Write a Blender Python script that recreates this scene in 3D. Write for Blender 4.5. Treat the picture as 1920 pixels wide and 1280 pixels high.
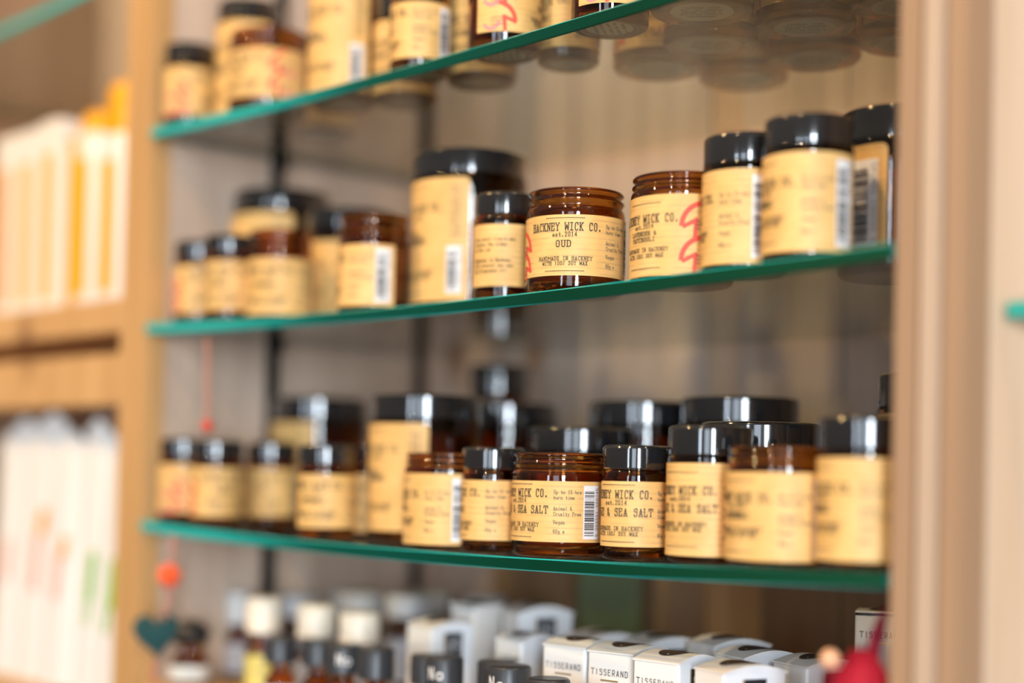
import bpy, bmesh, math, random
from mathutils import Vector, Matrix
random.seed(7)
for o in list(bpy.data.objects): bpy.data.objects.remove(o)
sc = bpy.context.scene
COL = sc.collection
PI = math.pi
Z0 = 1.25                       # eye level; every height below is relative to it

# ------------------------------------------------------------------ camera
cam = bpy.data.cameras.new('camera'); camo = bpy.data.objects.new('camera', cam); COL.objects.link(camo)
CX, CY = 1.1071, -0.63
yaw, pitch, roll = 0.82578, 0.020157, 0.0221
f = Vector((-math.cos(pitch)*math.sin(yaw), math.cos(pitch)*math.cos(yaw), math.sin(pitch)))
r0 = Vector((math.cos(yaw), math.sin(yaw), 0)); u0 = r0.cross(f)
r1 = r0*math.cos(roll)+u0*math.sin(roll); u1 = -r0*math.sin(roll)+u0*math.cos(roll)
camo.matrix_world = Matrix(((r1.x,u1.x,-f.x,CX),(r1.y,u1.y,-f.y,CY),(r1.z,u1.z,-f.z,Z0),(0,0,0,1)))
cam.sensor_width = 36; cam.lens = 56.25; cam.shift_y = 0.0999
cam.clip_start = 0.02
cam.dof.use_dof = True; cam.dof.focus_distance = 0.908; cam.dof.aperture_fstop = 1.6
sc.camera = camo

# ------------------------------------------------------------------ world, lights, exposure
sc.view_settings.view_transform = 'Standard'; sc.view_settings.look = 'None'
sc.view_settings.exposure = 0.10; sc.view_settings.gamma = 1.0; sc.view_settings.use_curve_mapping = False
sc.cycles.use_denoising = True
sc.cycles.max_bounces = 12; sc.cycles.transparent_max_bounces = 32
sc.cycles.transmission_bounces = 10; sc.cycles.glossy_bounces = 6
sc.cycles.sample_clamp_indirect = 6.0
W = bpy.data.worlds.new('world'); sc.world = W; W.use_nodes = True
nt = W.node_tree; bg = nt.nodes['Background']
tc = nt.nodes.new('ShaderNodeTexCoord'); sx = nt.nodes.new('ShaderNodeSeparateXYZ')
rmp = nt.nodes.new('ShaderNodeValToRGB'); mr = nt.nodes.new('ShaderNodeMapRange')
nt.links.new(tc.outputs['Generated'], sx.inputs[0]); nt.links.new(sx.outputs['Z'], mr.inputs[0])
mr.inputs[1].default_value = -1; mr.inputs[2].default_value = 1
nt.links.new(mr.outputs[0], rmp.inputs[0]); nt.links.new(rmp.outputs[0], bg.inputs[0])
rmp.color_ramp.elements[0].color = (.16,.13,.11,1); rmp.color_ramp.elements[1].color = (1,.86,.70,1)
e = rmp.color_ramp.elements.new(.5); e.color = (.24,.22,.20,1)
bg.inputs[1].default_value = 0.44

CAM2 = Vector((0.45, 0.04, Z0))          # middle of the shelves
TOCAM = math.atan2(CY-CAM2.y, CX-CAM2.x)
def lamp(name, kind, az, dist, h, power, color, size=.1, sy=None, target=None, spread=None):
    """az: azimuth seen from the shelves, measured from the direction of the camera, positive to the right"""
    l = bpy.data.lights.new(name, kind); o = bpy.data.objects.new(name, l); COL.objects.link(o)
    a = TOCAM+az
    o.location = (CAM2.x+math.cos(a)*dist, CAM2.y+math.sin(a)*dist, Z0+h)
    l.energy = power; l.color = color
    if kind == 'AREA':
        l.shape = 'RECTANGLE'; l.size = size; l.size_y = sy or size
        if spread: l.spread = spread
    else: l.shadow_soft_size = size
    t = target or CAM2
    o.rotation_euler = (Vector(t)-o.location).to_track_quat('-Z','Y').to_euler()
    return o
# shop window behind the camera: a bright pane, dimmer panes to its left, a further window to the right
lamp('window_light','AREA', .10, 3.2, .20, 88, (.80,.90,1), .36, 1.5)
lamp('window_light_pane','AREA', -.20, 3.4, .20, 18, (.74,.86,1), .75, 1.5)
lamp('window_light_pane','AREA', -.52, 3.4, .20, 18, (.74,.86,1), .22, 1.5)
lamp('window_light_wide','AREA', 1.05, 3.4, .35, 50, (.80,.89,1), 1.0, 1.6)
# warm ceiling spots
WARM = (1,.62,.28)
lamp('ceiling_spot','POINT', -1.40, 1.75, 1.8, 125, WARM, .05)
lamp('ceiling_spot','POINT', -.55, 1.75, 1.8, 95, (1,.68,.36), .05)
lamp('ceiling_spot','POINT', .60, 1.9, 1.8, 60, (1,.74,.45), .05)

# ------------------------------------------------------------------ materials
MATS = {}
def mat(name, color, rough=.5, metal=0, coat=0, spec=.5, trans=0, ior=1.45, bump=None, vary=None, sheen=0):
    if name in MATS: return MATS[name]
    m = bpy.data.materials.new(name); m.use_nodes = True; MATS[name] = m
    n = m.node_tree.nodes; L = m.node_tree.links; b = n['Principled BSDF']
    b.inputs['Base Color'].default_value = (*color,1); b.inputs['Roughness'].default_value = rough
    b.inputs['Metallic'].default_value = metal; b.inputs['Coat Weight'].default_value = coat
    b.inputs['Specular IOR Level'].default_value = spec; b.inputs['Transmission Weight'].default_value = trans
    b.inputs['IOR'].default_value = ior; b.inputs['Sheen Weight'].default_value = sheen
    if vary or bump:
        t = n.new('ShaderNodeTexCoord'); mp = n.new('ShaderNodeMapping'); ns = n.new('ShaderNodeTexNoise')
        L.new(t.outputs['Object'], mp.inputs[0]); L.new(mp.outputs[0], ns.inputs[0])
        mp.inputs['Scale'].default_value = (vary or bump)['scale']; ns.inputs['Scale'].default_value = 1
        ns.inputs['Detail'].default_value = 5
        if vary:
            r = n.new('ShaderNodeValToRGB'); L.new(ns.outputs[0], r.inputs[0]); L.new(r.outputs[0], b.inputs['Base Color'])
            r.color_ramp.elements[0].position = .3; r.color_ramp.elements[1].position = .7
            r.color_ramp.elements[0].color = (*vary['dark'],1); r.color_ramp.elements[1].color = (*color,1)
        if bump:
            bp = n.new('ShaderNodeBump'); bp.inputs['Strength'].default_value = bump.get('s',.2)
            bp.inputs['Distance'].default_value = bump.get('d',.0005)
            L.new(ns.outputs[0], bp.inputs['Height']); L.new(bp.outputs[0], b.inputs['Normal'])
    return m

def wood(name, light, dark, knot=(.25,.12,.05), grain=1.0, planks=None, rough=.6, scale=1.0):
    """long grain runs along z in object space; planks = list of (x edge, tint) is done with geometry"""
    m = bpy.data.materials.new(name); m.use_nodes = True; MATS[name] = m
    n = m.node_tree.nodes; L = m.node_tree.links; b = n['Principled BSDF']
    t = n.new('ShaderNodeTexCoord'); mp = n.new('ShaderNodeMapping'); L.new(t.outputs['Object'], mp.inputs[0])
    mp.inputs['Scale'].default_value = (26*scale,26*scale,1.6*scale)
    ns = n.new('ShaderNodeTexNoise'); ns.inputs['Scale'].default_value = 1.6; ns.inputs['Detail'].default_value = 8
    ns.inputs['Distortion'].default_value = .6; L.new(mp.outputs[0], ns.inputs[0])
    r = n.new('ShaderNodeValToRGB'); L.new(ns.outputs[0], r.inputs[0])
    r.color_ramp.elements[0].position = .33; r.color_ramp.elements[1].position = .68
    r.color_ramp.elements[0].color = (*dark,1); r.color_ramp.elements[1].color = (*light,1)
    mp2 = n.new('ShaderNodeMapping'); L.new(t.outputs['Object'], mp2.inputs[0]); mp2.inputs['Scale'].default_value = (9,9,4.2)
    vo = n.new('ShaderNodeTexVoronoi'); vo.inputs['Scale'].default_value = .9; L.new(mp2.outputs[0], vo.inputs[0])
    kr = n.new('ShaderNodeValToRGB'); L.new(vo.outputs['Distance'], kr.inputs[0])
    kr.color_ramp.elements[0].position = .05; kr.color_ramp.elements[0].color = (1,1,1,1)
    kr.color_ramp.elements[1].position = .16; kr.color_ramp.elements[1].color = (0,0,0,1)
    mx = n.new('ShaderNodeMixRGB'); L.new(kr.outputs[0], mx.inputs[0]); L.new(r.outputs[0], mx.inputs[1])
    mx.inputs[2].default_value = (*knot,1)
    L.new(mx.outputs[0], b.inputs['Base Color']); b.inputs['Roughness'].default_value = rough
    bp = n.new('ShaderNodeBump'); bp.inputs['Strength'].default_value = .25; bp.inputs['Distance'].default_value = .001
    L.new(ns.outputs[0], bp.inputs['Height']); L.new(bp.outputs[0], b.inputs['Normal'])
    return m

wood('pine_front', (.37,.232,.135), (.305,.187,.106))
wood('pine_warm', (.58,.34,.14), (.49,.28,.105))
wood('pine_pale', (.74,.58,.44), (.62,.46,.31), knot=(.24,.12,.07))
wood('pine_side', (.64,.49,.38), (.50,.38,.29))
wood('pine_grey', (.56,.46,.38), (.42,.34,.28))
wood('pine_brown', (.48,.35,.24), (.38,.27,.18))
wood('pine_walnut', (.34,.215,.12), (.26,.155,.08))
wood('pine_strip', (.50,.37,.265), (.43,.31,.215))
wood('pine_orange', (.58,.42,.29), (.49,.35,.24))
wood('pine_shelf', (.66,.40,.17), (.52,.29,.11))

mat('black_metal', (.018,.018,.02), .45, .6)
mat('steel', (.55,.55,.55), .3, 1)
mat('lid_black', (.012,.012,.013), .11, spec=.7, coat=1, bump={'scale':(900,900,6),'s':.08,'d':.0002})
mat('lid_inner', (.02,.02,.02), .6)
mat('amber_glass', (.46,.175,.028), .015, trans=1, ior=1.5, bump={'scale':(70,70,70),'s':.12,'d':.0006})
mat('wax', (.80,.70,.50), .55)
mat('ink', (.028,.024,.022), .7)
mat('ink_grey', (.12,.10,.085), .7)
mat('white_sticker', (.80,.80,.80), .45)
mat('red_ink', (.72,.085,.05), .6)
mat('pink_ink', (.85,.25,.25), .6)
mat('sticker_grey', (.70,.66,.62), .6)

def kraft():
    m = bpy.data.materials.new('kraft_paper'); m.use_nodes = True; MATS['kraft'] = m
    n = m.node_tree.nodes; L = m.node_tree.links; b = n['Principled BSDF']
    t = n.new('ShaderNodeTexCoord'); sp = n.new('ShaderNodeSeparateXYZ'); L.new(t.outputs['Object'], sp.inputs[0])
    ns = n.new('ShaderNodeTexNoise'); mp = n.new('ShaderNodeMapping'); L.new(t.outputs['Object'], mp.inputs[0])
    mp.inputs['Scale'].default_value = (60,60,60); L.new(mp.outputs[0], ns.inputs[0]); ns.inputs['Scale'].default_value = 1; ns.inputs['Detail'].default_value = 6
    # faint printed rules across the paper, slightly wobbly
    w = n.new('ShaderNodeMath'); w.operation = 'MULTIPLY_ADD'; w.inputs[1].default_value = .0006; L.new(ns.outputs[0], w.inputs[0]); L.new(sp.outputs['Z'], w.inputs[2])
    md = n.new('ShaderNodeMath'); md.operation = 'MODULO'; L.new(w.outputs[0], md.inputs[0]); md.inputs[1].default_value = .0034
    lt = n.new('ShaderNodeMath'); lt.operation = 'LESS_THAN'; L.new(md.outputs[0], lt.inputs[0]); lt.inputs[1].default_value = .0009
    ns2 = n.new('ShaderNodeTexNoise'); mp2 = n.new('ShaderNodeMapping'); L.new(t.outputs['Object'], mp2.inputs[0]); mp2.inputs['Scale'].default_value = (110,110,260); L.new(mp2.outputs[0], ns2.inputs[0]); ns2.inputs['Scale'].default_value = 1
    mu = n.new('ShaderNodeMath'); mu.operation = 'MULTIPLY'; L.new(lt.outputs[0], mu.inputs[0]); sb = n.new('ShaderNodeMapRange'); L.new(ns2.outputs[0], sb.inputs[0]); sb.inputs[1].default_value = .35; sb.inputs[2].default_value = .8; L.new(sb.outputs[0], mu.inputs[1])
    mx = n.new('ShaderNodeMixRGB'); L.new(mu.outputs[0], mx.inputs[0])
    r = n.new('ShaderNodeValToRGB'); L.new(ns.outputs[0], r.inputs[0])
    r.color_ramp.elements[0].position = .35; r.color_ramp.elements[1].position = .7
    r.color_ramp.elements[0].color = (.71,.425,.135,1); r.color_ramp.elements[1].color = (.81,.515,.19,1)
    L.new(r.outputs[0], mx.inputs[1]); mx.inputs[2].default_value = (.55,.33,.13,1)
    L.new(mx.outputs[0], b.inputs['Base Color']); b.inputs['Roughness'].default_value = .55
kraft()

def thin_glass():
    m = bpy.data.materials.new('shelf_glass'); m.use_nodes = True; MATS['shelf_glass'] = m
    n = m.node_tree.nodes; L = m.node_tree.links; n.remove(n['Principled BSDF']); out = n['Material Output']
    tr = n.new('ShaderNodeBsdfTransparent'); tr.inputs[0].default_value = (.90,.945,.92,1)
    gl = n.new('ShaderNodeBsdfGlossy'); gl.inputs['Roughness'].default_value = .02
    fr = n.new('ShaderNodeFresnel'); fr.inputs[0].default_value = 1.5
    # inside of the slab the Fresnel node would return total reflection: use the outside value on both faces
    mx = n.new('ShaderNodeMixShader')
    lw = n.new('ShaderNodeLayerWeight'); lw.inputs[0].default_value = .5
    pw = n.new('ShaderNodeMath'); pw.operation = 'POWER'; L.new(lw.outputs['Facing'], pw.inputs[0]); pw.inputs[1].default_value = 5
    ma = n.new('ShaderNodeMath'); ma.operation = 'MULTIPLY_ADD'; L.new(pw.outputs[0], ma.inputs[0]); ma.inputs[1].default_value = .9; ma.inputs[2].default_value = .045
    n.remove(fr)
    L.new(ma.outputs[0], mx.inputs[0]); L.new(tr.outputs[0], mx.inputs[1]); L.new(gl.outputs[0], mx.inputs[2])
    L.new(mx.outputs[0], out.inputs[0])
    # the cut edge: deep green seen square on, paler turquoise seen along the edge
    m = bpy.data.materials.new('glass_edge'); m.use_nodes = True; MATS['glass_edge'] = m
    n = m.node_tree.nodes; L = m.node_tree.links; b = n['Principled BSDF']
    lw = n.new('ShaderNodeLayerWeight'); lw.inputs[0].default_value = .5
    r = n.new('ShaderNodeValToRGB'); L.new(lw.outputs['Facing'], r.inputs[0]); L.new(r.outputs[0], b.inputs['Base Color'])
    cr = r.color_ramp; cr.elements[0].position = .14; cr.elements[0].color = (.008,.060,.028,1)
    cr.elements[1].position = .475; cr.elements[1].color = (.010,.42,.40,1)
    e = cr.elements.new(.31); e.color = (.001,.036,.018,1)
    e = cr.elements.new(.42); e.color = (.002,.075,.055,1)
    b.inputs['Roughness'].default_value = .12; b.inputs['Specular IOR Level'].default_value = .28
thin_glass()

# ------------------------------------------------------------------ mesh helpers
def link(name, me, parent=None):
    o = bpy.data.objects.new(name, me); COL.objects.link(o)
    if parent: o.parent = parent
    return o
def tomesh(name, bm, mats, smooth=False, angle=None):
    me = bpy.data.meshes.new(name); bm.to_mesh(me); bm.free()
    for m in mats: me.materials.append(MATS[m])
    if smooth:
        me.polygons.foreach_set('use_smooth', [True]*len(me.polygons))
        if angle: me.set_sharp_from_angle(angle=angle)
    return me
def tag(o, label, cat, group=None):
    o['label'] = label; o['category'] = cat
    if group: o['group'] = group
    return o
def empty(name, loc, rz=0):
    o = bpy.data.objects.new(name, None); COL.objects.link(o); o.location = loc; o.rotation_euler[2] = rz
    o.empty_display_size = .01
    return o
def lathe_into(bm, prof, seg=56, closed=True, mi=0):
    rings = []
    for (r, z) in prof:
        if r < 1e-6: rings.append([bm.verts.new((0,0,z))])
        else: rings.append([bm.verts.new((r*math.cos(2*PI*k/seg), r*math.sin(2*PI*k/seg), z)) for k in range(seg)])
    pairs = list(zip(rings, rings[1:]))
    if closed: pairs.append((rings[-1], rings[0]))
    for a, b in pairs:
        for k in range(seg):
            k2 = (k+1) % seg
            if len(a) == 1 and len(b) == 1: continue
            if len(a) == 1: fc = bm.faces.new((a[0], b[k2], b[k]))
            elif len(b) == 1: fc = bm.faces.new((a[k], a[k2], b[0]))
            else: fc = bm.faces.new((a[k], a[k2], b[k2], b[k]))
            fc.material_index = mi
    return bm
def lathe(name, prof, mats, seg=56, closed=False, angle=math.radians(35)):
    bm = bmesh.new(); lathe_into(bm, prof, seg, closed)
    bmesh.ops.recalc_face_normals(bm, faces=bm.faces)
    return tomesh(name, bm, mats, True, angle)
def box_into(bm, x0,x1,y0,y1,z0,z1, bevel=0, mi=0):
    vs = [bm.verts.new(p) for p in ((x0,y0,z0),(x1,y0,z0),(x1,y1,z0),(x0,y1,z0),(x0,y0,z1),(x1,y0,z1),(x1,y1,z1),(x0,y1,z1))]
    fs = [bm.faces.new([vs[i] for i in q]) for q in ((0,3,2,1),(4,5,6,7),(0,1,5,4),(1,2,6,5),(2,3,7,6),(3,0,4,7))]
    for q in fs: q.material_index = mi
    if bevel:
        es = set(e for q in fs for e in q.edges)
        bmesh.ops.bevel(bm, geom=list(es), offset=bevel, segments=2, affect='EDGES')
def box(name, x0,x1,y0,y1,z0,z1, m, parent=None, bevel=.0012):
    bm = bmesh.new(); box_into(bm, x0,x1,y0,y1,z0,z1, bevel)
    return link(name, tomesh(name, bm, [m]), parent)
def tube(name, pts, rad, m, parent=None, seg=8):
    bm = bmesh.new(); rings = []
    for i, p in enumerate(pts):
        p = Vector(p); d = (Vector(pts[min(i+1,len(pts)-1)])-Vector(pts[max(i-1,0)])).normalized()
        a = d.orthogonal().normalized(); b = d.cross(a)
        if rings:  # keep the frame from flipping
            a = (pa - d*pa.dot(d)).normalized(); b = d.cross(a)
        pa = a
        rings.append([bm.verts.new(p+a*rad*math.cos(2*PI*k/seg)+b*rad*math.sin(2*PI*k/seg)) for k in range(seg)])
    for a, b in zip(rings, rings[1:]):
        for k in range(seg): bm.faces.new((a[k], a[(k+1)%seg], b[(k+1)%seg], b[k]))
    bm.faces.new(rings[0][::-1]); bm.faces.new(rings[-1])
    return link(name, tomesh(name, bm, [m], True, 1), parent)

# ------------------------------------------------------------------ typewriter lettering: strokes | slab serifs (grid x 0-6, y 0-9, baseline 2)
G = {
'A':'123952 2444|0222 4262','B':'1912 194958574616 4655534212|0212 0919','C':'5849291813224253|5957','D':'1912 193958533212|0212 0919',
'E':'1959 1912 1252 1646|0919 0212 5957 5254','F':'1959 1912 1646|0232 0919 5957','G':'584929181322425355 3555','H':'1912 5952 1656|0929 4969 0222 4262',
'I':'3932|1959 1252','K':'1912 5915 2652|0929 4969 0222 4262','L':'1912 1252|0929 5254','M':'0902 09356962|0212 5262','N':'1219 1952 5259|0222 0919 4969',
'O':'294958534222131829','P':'1912 194958564515|0232 0919','Q':'294958534222131829 3452','R':'1912 194958564515 3552|0222 5262 0919','S':'584929181726465553422213|5957 1214',
'T':'0969 3932|0907 6967 2242','U':'191322425359|0929 4969','V':'093269|0919 5969','W':'0912375269|0919 5969','X':'1952 5912|0929 4969 0222 4262','Y':'0936 6936 3632|0919 5969 2242',
'&':'521718293837141322 4254','.':'2223 3332','%':'1259 1828 4333','0':'294958534222131829','1':'273932|2242','2':'1718294958571252','3':'1829495857463646555342222213','4':'42491454',
'5':'591916465553422213','6':'5849291813224253554616','7':'195932','8':'2949585746261718 29 261513224253554626 1829','9':'5626171829495853422213',
'a':'1646555342 54241312223253','b':'1912 1536465553422213','c':'5546261513224253','e':'145455462615132242 4253','f':'58493832 1656|2252','g':'554626151423435456 5451402010','h':'1912 1536465552',
'i':'263632 3839|2242','l':'293932|2242','m':'0602 05163632 35466562','n':'1612 1536465552|0616 0222 4262','o':'264655534222131526','p':'1610 1536465553422213|0020','r':'1612 15364655|0222 0616',
's':'55462615244453422213','t':'3833324253 1656','u':'1613224253 5652|0616','v':'163256','y':'1633 562110','z':'16561252','x':'1652 5612','d':'5952 5546261513224253','k':'1912 5614 2452','w':'0612365266','-':'1555','j':'363320 3839','q':'5546261514233353 5650'}
def text_segs(s, x, y, cap, pitch, serif=True, wide=None):
    """strokes of a line of text centred on x, baseline y (mm); cap = capital height, pitch = advance"""
    out = []; sy = cap/7.0; sx = (wide or pitch*.80)/6.0; x0 = x-pitch*len(s)/2
    for i, ch in enumerate(s):
        if ch == ' ': continue
        d = G[ch]; main, _, ser = d.partition('|')
        for poly in (main+(' '+ser if serif and ser else '')).split():
            p = [(x0+pitch*i+pitch*.1+int(poly[k])*sx, y+(int(poly[k+1])-2)*sy) for k in range(0, len(poly)-1, 2)]
            out += list(zip(p, p[1:]))
    return out

def surf_cyl(R):   # mm along the circumference and up -> point on a cylinder
    return lambda u, v, lift: ((R+lift)*math.cos(u/1000/R), (R+lift)*math.sin(u/1000/R), v/1000)
def quadstrip(bm, P, a, b, th, lift, mi, maxlen=3.0):
    dx, dy = b[0]-a[0], b[1]-a[1]; L = math.hypot(dx, dy)
    if L < 1e-6: return
    nx, ny = -dy/L*th/2, dx/L*th/2; ex, ey = dx/L*th*.45, dy/L*th*.45
    ax, ay, bx, by = a[0]-ex, a[1]-ey, b[0]+ex, b[1]+ey
    n = max(1, int(abs(bx-ax)/maxlen)+1); prev = None
    for i in range(n+1):
        t = i/n; x, y = ax+(bx-ax)*t, ay+(by-ay)*t
        cur = (bm.verts.new(P(x-nx,y-ny,lift)), bm.verts.new(P(x+nx,y+ny,lift)))
        if prev: bm.faces.new((prev[0], cur[0], cur[1], prev[1])).material_index = mi
        prev = cur
def patch(bm, P, u0, u1, v0, v1, lift, mi, rc=0, step=2.5):
    n = max(2, int((u1-u0)/step)); us = [u0+(u1-u0)*i/n for i in range(n+1)]
    if rc:
        extra = [u0+rc*(1-math.cos(a*PI/12)) for a in range(7)]
        us = sorted(set(us+extra+[u1-(e-u0) for e in extra]))
    prev = None
    for u in us:
        d = min(u-u0, u1-u); ins = 0
        if rc and d < rc: ins = rc-math.sqrt(max(0, rc*rc-(rc-d)**2))
        cur = (bm.verts.new(P(u, v0+ins, lift)), bm.verts.new(P(u, v1-ins, lift)))
        if prev: bm.faces.new((prev[0], cur[0], cur[1], prev[1])).material_index = mi
        prev = cur
def write(bm, P, s, x, y, cap, pitch, th, mi=1, serif=True, lift=.0006, left=False, wide=None):
    if left: x = x+pitch*len(s)/2
    for a, b in text_segs(s, x, y, cap, pitch, serif, wide): quadstrip(bm, P, a, b, th, lift, mi)
def write_up(bm, P, s, x, y, cap, pitch, th, mi=1, lift=.0006):     # reads upwards
    PP = lambda u, v, l: P(x-v, y+u, l)
    for a, b in text_segs(s, pitch*len(s)/2, 0, cap, pitch, True): quadstrip(bm, PP, a, b, th, lift, mi)
def curve_stroke(bm, P, pts, th, mi, lift=.00045):
    for a, b in zip(pts, pts[1:]): quadstrip(bm, P, a, b, th, lift, mi)
def arc(cx, cy, r, a0, a1, n=8, ex=1):
    return [(cx+ex*r*math.cos(math.radians(a0+(a1-a0)*i/n)), cy+r*math.sin(math.radians(a0+(a1-a0)*i/n))) for i in range(n+1)]

# label layouts; heights given as fractions of the label from its top edge
LM = ['kraft','ink','white_sticker','red_ink','ink_grey','pink_ink']
def barcode(bm, P, u0, u1, v0, v1):
    patch(bm, P, u0, u1, v0, v1, .00045, 2)
    rnd = random.Random(11); v = v0+(v1-v0)*.06; ub = u0+(u1-u0)*.68
    while v < v1-(v1-v0)*.1:
        t = rnd.choice((.25,.25,.4,.6,.9)); patch(bm, P, u0+.7, ub, v, v+t, .0006, 1 if rnd.random() < .72 else 4, step=3)
        v += t+rnd.choice((.3,.3,.5,.8))
    write_up(bm, P, '5 060561 560745', u1-.5, v0+(v1-v0)*.04, (u1-u0)*.17, (v1-v0)*.92/15, .22)
def red_art(bm, P, uc, v0, v1, side=1):
    h = v1-v0
    for vv in (v0+.62*h, v0+.20*h):
        curve_stroke(bm, P, arc(uc+side*9, vv-.02*h, 7.5+.12*h, 175, 95, ex=side), 2.6, 3)
        curve_stroke(bm, P, [(uc-side*2.5, vv-.02*h), (uc+side*4, vv+.06*h), (uc+side*3.4, vv-.16*h)], 2.2, 3)
        curve_stroke(bm, P, arc(uc+side*12, vv, 5, 200, 330, ex=side), 2.0, 5)
        for k in range(3): curve_stroke(bm, P, [(uc+side*3, vv+k*2-2), (uc+side*12, vv+k*2.3-3)], .35, 4, lift=.0006)
LABELS = {}
def label_mesh(cls, R, v0, v1, prod):
    key = (cls, prod)
    if key in LABELS: return LABELS[key]
    bm = bmesh.new(); P = surf_cyl(R); v0 *= 1000; v1 *= 1000; h = v1-v0
    tall = cls in 'CEBFGK'; ulim = PI*R*1000-1.5
    u_lo, u_hi = (-43, 43) if tall else (-52, 56)
    if cls == 'F': u_lo, u_hi = -41, 41
    if cls in 'EBG': u_lo, u_hi = -ulim+4, min(ulim-4, 43)
    u_lo = max(u_lo, -ulim); u_hi = min(u_hi, ulim)
    patch(bm, P, u_lo, u_hi, v0, v1, .0003, 0, rc=3.5 if tall else .8)
    Y = lambda fr: v1-h*fr
    k = 1.12 if tall else 1.0
    if prod == 'BACK':
        for i, s in enumerate(('burn until liquid wax','reaches the sides','of the jar')): write(bm, P, s, -15, Y(.26+.085*i), 1.7, 1.35, .3, left=True)
        for i, s in enumerate(('Handmade in Hackney','with natural soy wax','and fragrance oil')): write(bm, P, s, -15, Y(.60+.085*i), 1.7, 1.35, .3, left=True)
    else:
        mid = cls in 'TDLH'
        ft, fe, fp, fh, fw = (.34,.41,.53,.68,.735) if mid else ((.27,.33,.48,.78,.82) if tall else (.26,.36,.53,.75,.83))
        lw = 11.5*k
        for fr in ((.10,.90) if mid else (.055,.925)): quadstrip(bm, P, (-lw,Y(fr)), (lw,Y(fr)), .32, .0006, 1)
        write(bm, P, 'HACKNEY WICK CO.', 0, Y(ft), 4.3*k, 2.75*k, .52)
        write(bm, P, 'est.2014', 0, Y(fe), 2.5*k, 1.85*k, .34)
        lines = {'SAGE':['SAGE & SEA SALT'],'OUD':['OUD'],'P':['LAVENDER &','PATCHOULI'],'R':['ROSE']}.get(prod, ['PATCHOULI'])
        if tall: lines = {'':['ROSE &','SANDALWOOD']}.get(prod, lines)
        if prod == 'P': ft, fe, fp, fh, fw = .30, .375, .495, .695, .77
        for i, s in enumerate(lines):
            cap = 4.2 if prod == 'SAGE' else (3.6 if prod == 'OUD' else (2.2 if prod == 'P' else 3.2))
            write(bm, P, s, 1 if prod == 'SAGE' else -.5, Y(fp)-i*(cap+(1.1 if prod == 'P' else .7)), cap*k, cap*(.9 if prod in ('P','OUD') else .66)*k, .5 if cap > 3 else .36)
        write(bm, P, 'HANDMADE IN HACKNEY', 0, Y(fh), 2.15*k, 1.72*k, .29)
        write(bm, P, 'WITH 100% SOY WAX', 0, Y(fw), 2.15*k, 1.6*k, .29)
        if tall:
            bu = u_hi-(22 if cls == 'F' else 15)
            barcode(bm, P, bu, bu+(17 if cls == 'F' else 10.5), v0+h*(.06 if cls != 'F' else .12), v0+h*(.44 if cls != 'F' else .87))
            if cls != 'F':
                for i, s in enumerate(('Up to 60 hrs burn time','Animal & Cruelty Free')): write_up(bm, P, s, bu+5+i*3.4, v0+h*.52, 2.2, h*.42/22, .3, 4)
        elif prod in ('P','R'):
            red_art(bm, P, 27, v0, v1, 1)
        elif cls != 'M':
            for s, fr in (('Up to 15 hrs',.205),('burn time',.295),('Animal &',.475),('Cruelty Free',.565),('Vegan',.70),('60g e',.85)):
                write(bm, P, s, 24.6, Y(fr if not mid else .12+fr*.82), 2.05, 1.36, .26, 4, left=True, wide=1.15)
            if u_hi > 52: barcode(bm, P, 42.3, 53, v0+h*.055, v0+h*.935)
            else: barcode(bm, P, 41.5, min(51, u_hi-1.5), v0+h*.055, v0+h*.935)
            if u_lo < -45 or cls in 'AL': red_art(bm, P, -27, v0-1, v1-8, -1)
        else:
            barcode(bm, P, 26, 36, v0+h*.1, v0+h*.9); red_art(bm, P, -30, v0, v1, -1)
    me = tomesh('label', bm, LM, True); LABELS[key] = me
    return me

# ------------------------------------------------------------------ jars
#        radius  height label z0 z1 lid h  open
CLS = {'A':(.0290,.0605,.0090,.0440,0,1),'L':(.0290,.0605,.0030,.0475,0,1),'S':(.0195,.0642,.0078,.0440,.0135,0),'T':(.0230,.0735,.0040,.0535,.0160,0),
       'N':(.0235,.0655,.0035,.0440,0,1),'M':(.0225,.0600,.0095,.0440,.0140,0),'C':(.0390,.1000,.0075,.0800,.0170,0),
       'D':(.0358,.0790,.0060,.0560,.0155,0),'H':(.0358,.0895,.0060,.0640,.0155,0),'K':(.0390,.1085,.0075,.0885,.0180,0),'Y':(.0195,.0678,.0095,.0475,.0140,0),'F':(.0345,.0880,.0060,.0670,.0190,0),'B':(.0245,.1335,.0060,.1000,.0230,0),
       'E':(.0260,.0985,.0060,.0800,.0150,0),'G':(.0245,.1020,.0060,.0800,.0190,0)}
MESH = {}
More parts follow.
